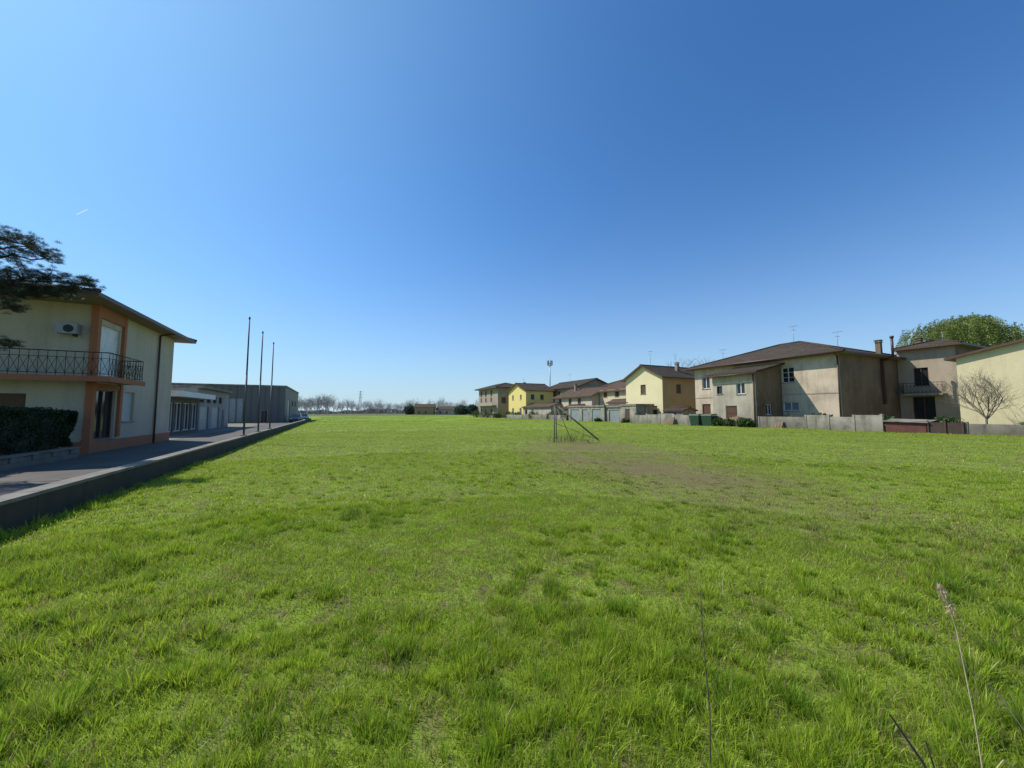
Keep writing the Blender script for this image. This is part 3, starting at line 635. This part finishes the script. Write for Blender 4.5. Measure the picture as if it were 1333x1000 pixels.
op={'S':[(x,x+1.2,z,z+1.5,'sb') for x in (1.5,5,9) for z in (.8,3.7,5.7)],'E':[(1,2.2,3.7,5.2,'sb'),(4,5,3.7,5.2,'sb')]}
h,ro,_=house('grey-brown three-storey house with broad hipped roof',RP(87,2,zg),RR,14,8,7.6,'gbrown','hip',1.0,16,'tile3',openings=op)
for z in (3.1,):
    mb=MB(); mb.box(1,13,-1.1,-.003,z,z+.15); mb.box(1,13,-1.1,-1.0,z+.153,z+.9); mb.obj('balcony','gbrown',h)

# garages / walls along boundary
op={'S':[(.6,3.1,.1,2.0,'g'),(3.9,5.4,.1,2.0,'g'),(6.4,8.6,.1,2.0,'g')]}
h,ro,_=house('row of low pale grey concrete garages with flat roof',RP(38.5,.4,.2),RR,9.4,3.6,2.35,'concrete2','flat',.12,openings=op,name='garage',cat='garage')
h,ro,_=house('low pale garage with grey door and flat roof',RP(29.0,.7,.2),RR,3.3,3.0,2.25,'concrete2','flat',.15,openings={'S':[(.6,2.7,.1,1.9,'g')]},name='garage',cat='garage')
h,ro,_=house('small rendered shed with pale walls',RP(25.6,.5,.2),RR,2.9,3,2.4,'concrete2','flat',.1,openings={'S':[(.8,1.7,.1,2.0,'d')]},name='shed',cat='shed')
h,ro,_=house('small tiled garden shed beside old boards',RP(18.2,.9,.2),RR,2.6,2,1.7,'concrete','gable',.2,15,'tile3',axis='x',openings={'S':[(.8,1.6,.1,1.6,'d')]},name='shed',cat='shed')
def cwall(label,k0,k1,m,z1,mat='concrete',post=2.4,seed=1):
    R=random.Random(seed); w=thing('garden_wall',label,'wall',RP(k0,m,0),RR); L=k0-k1; mb=MB(); n=max(1,int(L/post))
    for i in range(n):
        a=L*i/n;b_=L*(i+1)/n; zz=z1-R.uniform(0,.26); mb.box(a+.07,b_-.07,0,.14,-.1,zz,R.choice((0,0,1))) 
    mb.obj('wall',[mat,'concrete'],w); mb=MB()
    for i in range(n+1): a=L*i/n; mb.box(a-.069,a+.069,-.04,.18,-.1,z1+R.uniform(-.05,.05))
    mb.obj('post',mat,w)['kind']='stuff'; return w
cwall('stained grey concrete garden wall with posts',6.4,2.6,.0,1.42,seed=3)
cwall('pale weathered concrete garden wall with posts',2.55,-2.3,.0,1.58,'concrete2',1.6,seed=4)
cwall('low grey garden wall at the grass edge',-6.3,-24,0.1,1.2,seed=5)
cwall('low stained concrete wall beside containers',22.6,14.0,0.1,1.6,'concrete2',1.9,seed=6)
cwall('low pale wall at the far meadow edge',64,39,0.2,1.3,'concrete2',4,seed=7)
MT['redcorr']=plain('faded_maroon_sheet',(.12,.035,.028),.7,0,.5,3); MT['browncorr']=plain('rusty_brown_sheet',(.06,.035,.027),.8,0,.5,3)
e=thing('sheet_shed','low maroon sheet-metal shelter with pale roof','shelter',RP(-2.5,.0,.2),RR); mb=MB()
mb.box(0,2.05,0,.05,-.2,.85); mb.box(2.0,2.05,.053,1.2,-.2,.85); mb.obj('panel','redcorr',e); mb=MB(); mb.hexa([(-.1,-.15,.9),(2.2,-.15,.84),(2.2,1.3,1.0),(-.1,1.3,1.06),(-.1,-.15,.94),(2.2,-.15,.88),(2.2,1.3,1.04),(-.1,1.3,1.10)]); mb.obj('roof','concrete',e)
e=thing('sheet_fence','dark rusty brown sheet metal fence','fence',RP(-4.6,.0,.2),RR); mb=MB(); mb.box(0,1.65,0,.05,-.2,.9); mb.obj('panel','browncorr',e); mb=MB()
for x in (0.02,.8,1.56): mb.box(x,x+.07,-.06,-.002,-.2,1.0)
mb.obj('post','brownmetal',e)['kind']='stuff'
# leaning boards stacked along the boundary
MT['wood']=corr('old_wood',(.22,.16,.10),.12,.9,(.1,.08,.06),.6)
for k,w_,hh in ((9.6,1.4,1.1),(5.2,1.0,.7),(17.5,1.6,.9)):
    e=thing('board_stack','stack of old weathered boards leaning by the wall','board stack',RP(k,-.45,.25),RR,'boards stacked along the boundary')
    for i in range(4):
        mb=MB(); a=w_*i/4; mb.hexa([(a,.0,0),(a+w_/4-.03,.0,0),(a+w_/4-.03,.04,0),(a,.04,0),(a,.34,hh*(.8+.08*i)),(a+w_/4-.03,.34,hh*(.8+.08*i)),(a+w_/4-.03,.38,hh*(.8+.08*i)),(a,.38,hh*(.8+.08*i))]); mb.obj('board','wood',e)
MT['gbin']=plain('green_plastic',(.02,.055,.035),.4)
for k,mm_ in ((13.3,-.9),(11.9,-.8)):
    e=thing('waste_container','dark green wheeled waste container with lid','container',RP(k,mm_,.25),RR,'dark green containers by the wall'); mb=MB()
    mb.hexa([(.1,.1,.15),(1.1,.1,.15),(1.1,.8,.15),(.1,.8,.15),(0,0,1.15),(1.2,0,1.15),(1.2,.9,1.15),(0,.9,1.15)]); mb.obj('body','gbin',e)
    mb=MB(); mb.hexa([(-.03,-.03,1.16),(1.23,-.03,1.16),(1.23,.93,1.2),(-.03,.93,1.2),(.05,.05,1.26),(1.15,.05,1.26),(1.15,.85,1.34),(.05,.85,1.34)]); mb.obj('lid','gbin',e)
    for x,y in ((.2,.2),(1,.2),(.2,.7),(1,.7)):
        mb=MB(); mb.cyl((x,y-.04,.08),(x,y+.04,.08),.08,n=10); mb.obj('wheel','darkmetal',e)
for k,m_,r in ((10.4,-.1,.7),(9.0,-.2,.6),(7.6,-.1,.75),(16.3,1.8,.9),(24,-.2,.5),(40,1,1.1),(45,1.2,1.3),(52,1,1.2),(61,1.6,1.2),(64,1,1.3),(70,.5,1.2),(76,.3,1.5),(84,.3,1.6),(-9,1.6,.9),(-12,1.8,1.1),(2.0,1.2,1.05),(4.4,1.2,.9),(-1.6,1.5,1.0),(-4.9,1.6,.9),(19,1.6,1.1),(30.0,-.1,.5)):
    bush('rounded dark green garden bush by the boundary',RP(k,m_,.25),r,r,r*.7,(.06,.10,.025),900,.13,group='garden bushes along the boundary')
# telecom mast
e=thing('telecom_mast','slender grey mobile telephone mast with antenna panels','mast',(14.9,150,0)); mb=MB(); mb.cyl((0,0,0),(0,0,22.3),.26,.16,n=12); mb.cyl((0,0,22.3),(0,0,23.4),.04,n=6); mb.obj('pole','grey',e)
mb=MB()
for i in range(6): a=i*math.pi/3; x,y=math.cos(a)*.95,math.sin(a)*.95; mb.box(x-.12,x+.12,y-.1,y+.1,20.1,22.0); mb.cyl((0,0,21),(x,y,21),.04,n=4)
mb.cyl((0,0,20.0),(0,0,20.08),.8,n=14)
mb.obj('antenna_panel','polemetal',e)['kind']='stuff'
e=thing('power_pylon','distant thin lattice power pylon','pylon',(-158,400,0)); mb=MB()
for sx in(-1,1):
    for sy in(-1,1): mb.cyl((sx*1.8,sy*1.8,0),(sx*.3,sy*.3,24),.16,.1,n=4)
for i in range(8): z=i*3; w_=1.8-1.5*z/24; w2=1.8-1.5*(z+3)/24; mb.cyl((-w_,-w_,z),(w2,-w2,z+3),.09,n=4); mb.cyl((w_,-w_,z),(-w2,-w2,z+3),.09,n=4)
mb.obj('tower','grey',e); mb=MB()
for z in(17,20,23): mb.cyl((-3,0,z),(3,0,z),.12,n=4)
mb.obj('crossarm','grey',e)['kind']='stuff'
# willow
we=thing('willow_tree','large soft rounded weeping willow in fresh green leaf','tree',(60.5,50.5,.3)); mb=MB(); path(mb,[(0,0,-.2),(.3,0,3),(0,.2,6)],.55,.35,10); mb.obj('trunk','bark',we)
mb=MB();R=random.Random(9); ends=[]
for i in range(7): a=i*.9; grow(mb,(0,.2,5.8),(math.cos(a)*.9,math.sin(a)*.9,.9),2.9,.2,1,3,.6,R,.0,ends)
mb.obj('branch','bark',we)['kind']='stuff'
Pn=[]; Cn=[]
lobes=[(-.5,0,13.0,3.4,2.2),(-3.8,0,11.3,2.6,2.2),(3.6,1,12.0,3.2,2.2),(1,-4,11.2,2.8,2.2),(-1.8,3,12.6,2.8,2.1),(6.6,0,10.6,2.4,2.0),(-5.4,-1,9.6,1.9,1.9),(1.2,1,13.9,2.4,1.5),(8.6,1,9.3,2.2,1.9),(-2,-2,12.6,2.4,1.9)]
for lx,ly,lz,rh,rv in lobes:
    for j in range(130):
        d=rng.normal(size=3); d[2]=abs(d[2])*.9; d/=np.linalg.norm(d); s=np.array([lx,ly,lz-.5])+d*np.array([rh,rh,rv])*(.55+.45*rng.random()); Ls=1.8+4.0*rng.random(); k=int(Ls*15)
        tq=np.linspace(0,1,k); sw=rng.normal(0,.4,2); st=np.stack([s[0]+d[0]*1.2*tq**.5+sw[0]*tq+rng.normal(0,.09,k),s[1]+d[1]*1.2*tq**.5+sw[1]*tq+rng.normal(0,.09,k),s[2]-Ls*tq**1.5+rng.normal(0,.06,k)],-1); Pn.append(st); Cn.append(np.full((k,1),.55+.7*rng.random()))
Pn=np.concatenate(Pn); n=len(Pn); dd=rng.normal(size=(n,3))*.9; dd[:,2]-=.7
leaves('crown',Pn,.065+.045*rng.random(n),np.array([.20,.25,.055])*np.concatenate(Cn)*(.55+.8*rng.random((n,1))),MT['leaf'],we,2.4,dd)
# bare trees near
bare_tree('leafless fan-shaped fruit tree in front of a cream house',RP(-6.7,1.8,.3),4.3,3,maxl=4,spread=.75,mat='barkg',rfac=.012,name='bare_tree',limbs=7,up=.3)
bare_tree('leafless tree rising behind a tiled roof',(34,72,0),13,8,maxl=4,spread=.8)
# far tree line
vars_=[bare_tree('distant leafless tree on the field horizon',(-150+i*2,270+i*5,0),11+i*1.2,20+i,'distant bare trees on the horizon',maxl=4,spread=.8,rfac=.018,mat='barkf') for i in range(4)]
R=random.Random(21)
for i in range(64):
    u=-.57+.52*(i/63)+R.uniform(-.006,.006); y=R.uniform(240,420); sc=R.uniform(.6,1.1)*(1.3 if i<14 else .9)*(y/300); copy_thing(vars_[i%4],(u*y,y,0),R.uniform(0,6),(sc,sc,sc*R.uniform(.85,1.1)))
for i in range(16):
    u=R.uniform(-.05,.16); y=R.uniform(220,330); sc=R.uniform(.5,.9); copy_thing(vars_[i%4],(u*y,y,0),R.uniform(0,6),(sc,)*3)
# far hedgerow mass, paled in its colour for distance haze
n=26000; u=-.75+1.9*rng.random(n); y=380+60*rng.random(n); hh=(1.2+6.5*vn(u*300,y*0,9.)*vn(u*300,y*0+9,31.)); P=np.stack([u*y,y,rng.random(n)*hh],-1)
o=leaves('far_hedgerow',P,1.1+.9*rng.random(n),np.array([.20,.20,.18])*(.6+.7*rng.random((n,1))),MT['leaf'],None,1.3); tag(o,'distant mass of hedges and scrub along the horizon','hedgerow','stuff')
for (x,y,r,hq) in ((-28,215,4.5,3),(-23,225,3.5,3.4),(-62,235,4,3.2)): bush('distant dark evergreen tree clump near farm',(x,y,0),r,r,hq,(.05,.075,.045),1500,.5,name='evergreen_shrub',group='evergreen shrubs near the farm')
op={'S':[(2,3,1,2.4,'sb'),(6,7,1,2.4,'sb')]}
house('distant farmhouse with red tiled roof',(-57,225,0),.05,11,8,4.6,'tan','gable',.4,24,'tile2',axis='x',openings=op)
house('distant long farm barn with red tiled roof',(-45,228,0),-.1,13,9,3.4,'f_wall','gable',.4,20,'tile2',axis='x',openings=op,name='barn',cat='barn')

# ---------------------------------------------------------------- football goal
e=thing('football_goal','old leaning rusty football goal frame in the meadow','goal',(2.35,21.6,.15),0)
MT['rust']=plain('rusty_steel',(.20,.16,.13),.8,.1,.5,8)
mb=MB(); mb.cyl((0,0,-.1),(.05,0,1.98),.033,n=8); mb.obj('post','rust',e); mb=MB(); mb.cyl((.42,2.6,-.1),(.42,2.6,1.95),.033,n=8); mb.obj('post','rust',e)
mb=MB(); mb.cyl((.05,0,1.96),(.42,2.6,1.93),.033,n=8); mb.obj('crossbar','rust',e)
mb=MB(); mb.cyl((.3,.3,1.9),(2.5,.1,.05),.045,n=8); mb.obj('stay','rust',e); mb=MB(); mb.cyl((.45,2.6,1.9),(1.3,2.0,-.1),.022,n=8); mb.obj('stay','rust',e); mb=MB(); mb.cyl((.06,0,1.0),(2.5,.1,.05),.014,n=6); mb.obj('brace','rust',e)
wd=thing('weed_clump','dry dead weeds growing around the goal frame','weeds',(3.2,21.8,.15)); mb=MB(); R=random.Random(2)
for i in range(110):
    x=R.gauss(0,.7);y=R.gauss(0,.5);hh=R.uniform(.15,.6); mb.cyl((x,y,-.05),(x+R.uniform(-.2,.2),y+R.uniform(-.2,.2),hh),.007,.003,n=3,cap=False)
mb.obj('stem','twig',wd)['kind']='stuff'

# ---------------------------------------------------------------- foreground stalks
e=thing('reed_stalk','dry bleached reed stalk with small tan seed head','reed',(1.66,1.42,.05)); mb=MB()
pts=[(0,0,-.05),(-.01,.01,.3),(-.015,.03,.62),(-.03,.05,.9),(-.055,.06,1.04)]; path(mb,pts,.0026,.0013,6); mb.obj('stem','straw',e)
n=260; tq=rng.random(n); P=np.stack([-.040-.03*tq+rng.normal(0,.007,n),.05+.01*tq+rng.normal(0,.007,n),.96+.10*tq+rng.normal(0,.005,n)],-1); dd=rng.normal(size=(n,3))*.6+np.array([-.6,0,.9])
leaves('seed_head',P,.002+.0018*rng.random(n),np.array([.70,.54,.34])*(.6+.5*rng.random((n,1))),MT['leaf'],e,6,dd)
mb=MB(); path(mb,[(-.012,.02,.4),(.04,.0,.5),(.14,-.03,.42)],.003,.001,4); mb.obj('leaf','straw',e)
e=thing('reed_stalk','thin bowed dry grass stalk among green grass','reed',(2.15,1.5,.05)); mb=MB(); path(mb,[(0,0,-.05),(-.1,.02,.3),(-.28,.06,.62),(-.55,.12,.88)],.003,.0012,5); mb.obj('stem','straw',e)
e=thing('dead_stem','thin dark dead weed stem standing upright','weed',(.93,1.93,.04)); mb=MB(); path(mb,[(0,0,-.05),(.008,0,.3),(-.006,.01,.6),(-.012,.01,.84)],.0038,.0014,6)
for z in (.35,.5,.63,.72): mb.cyl((0,0,z),(.03*(-1)**int(z*10),.01,z+.05),.0018,.001,n=4,cap=False)
mb.obj('stem','twig',e)
e=thing('dead_stem','short dark broken weed stems leaning in the grass','weed',(1.82,1.78,.04)); mb=MB(); path(mb,[(.05,0,-.02),(-.02,.02,.18),(-.13,.04,.36)],.008,.004,6); path(mb,[(.10,.05,-.02),(.02,.04,.25)],.006,.003,5); mb.obj('stem','twig',e)
for x,y in ((-1.3,3.2),(1.9,3.6),(3.2,3.3),(.4,4.2),(-3,4.4),(2.6,5.0)):
    e=thing('dry_stem','short dry straw stem in the grass','weed',(x,y,.05),0,'dry straw stems in the grass'); mb=MB(); a=random.uniform(0,6); path(mb,[(0,0,0),(.03*math.cos(a),.03*math.sin(a),.14),(.12*math.cos(a),.12*math.sin(a),.24)],.003,.001,4); mb.obj('stem','straw',e)

# contrail: thin vapour, scatters light through
m,nt,b=newmat('vapour'); tr=nd(nt,'ShaderNodeBsdfTranslucent'); tr.inputs[0].default_value=(.62,.68,.76,1); mx=nd(nt,'ShaderNodeMixShader'); mx.inputs[0].default_value=.5; b.inputs['Base Color'].default_value=(.62,.68,.76,1); b.inputs['Roughness'].default_value=1
nt.links.new(b.outputs[0],mx.inputs[1]); nt.links.new(tr.outputs[0],mx.inputs[2]); nt.links.new(mx.outputs[0],nt.nodes['Material Output'].inputs[0]); MT['vap']=m
mb=MB(); mb.face([(-3530,3000,1600),(-3529,3006,1598),(-3445,3006,1641),(-3446,3000,1643.5)]); o=mb.obj('contrail','vap'); tag(o,kind='structure')

# ---------------------------------------------------------------- light, sky, camera
el=math.radians(47); az=math.radians(-72)
sv=Vector((math.sin(az)*math.cos(el),math.cos(az)*math.cos(el),math.sin(el)))
ld=bpy.data.lights.new('sun','SUN'); ld.energy=5.0; ld.angle=math.radians(.5); ld.color=(1,.95,.86); lo=bpy.data.objects.new('sun',ld); COL.objects.link(lo); lo.rotation_euler=sv.to_track_quat('Z','Y').to_euler()
W=bpy.data.worlds.new('World'); S.world=W; W.use_nodes=True; nt=W.node_tree; bg=nt.nodes['Background']; sk=nt.nodes.new('ShaderNodeTexSky'); sk.sky_type='NISHITA'; sk.sun_disc=False
sk.sun_elevation=el; sk.sun_rotation=az; sk.air_density=1.0; sk.dust_density=.8; sk.ozone_density=2.0
sky=mixc(nt,1.0,sk.outputs[0],(.52,1.05,1.55),'MULTIPLY')
tc=nt.nodes.new('ShaderNodeTexCoord'); sp=nt.nodes.new('ShaderNodeSeparateXYZ'); nt.links.new(tc.outputs['Generated'],sp.inputs[0])
def mth(op,a,b_):
    n=nt.nodes.new('ShaderNodeMath'); n.operation=op
    for i,v in enumerate((a,b_)):
        if hasattr(v,'links'): nt.links.new(v,n.inputs[i])
        else: n.inputs[i].default_value=v
    return n.outputs[0]
vd=nt.nodes.new('ShaderNodeVectorMath'); vd.operation='DOT_PRODUCT'; nt.links.new(tc.outputs['Generated'],vd.inputs[0]); vd.inputs[1].default_value=sv
glow=mth('MULTIPLY',mth('POWER',mth('MAXIMUM',vd.outputs['Value'],0.0),4.5),.55)
sky=mixc(nt,glow,sky,(3.3,6.0,8.3))
zz=mth('MAXIMUM',sp.outputs[2],0.0); hz=mth('MULTIPLY',mth('POWER',mth('SUBTRACT',1.0,zz),5.6),.93)
sky=mixc(nt,hz,sky,(5.7,7.1,8.0))
nt.links.new(sky,bg.inputs[0]); bg.inputs[1].default_value=.105
cd=bpy.data.cameras.new('camera'); cd.sensor_width=36; cd.lens=13.5; cd.clip_start=.05; cd.clip_end=12000; co=bpy.data.objects.new('camera',cd); COL.objects.link(co)
co.location=(0,0,1.75); co.rotation_euler=(math.radians(90+4.2),0,0); S.camera=co
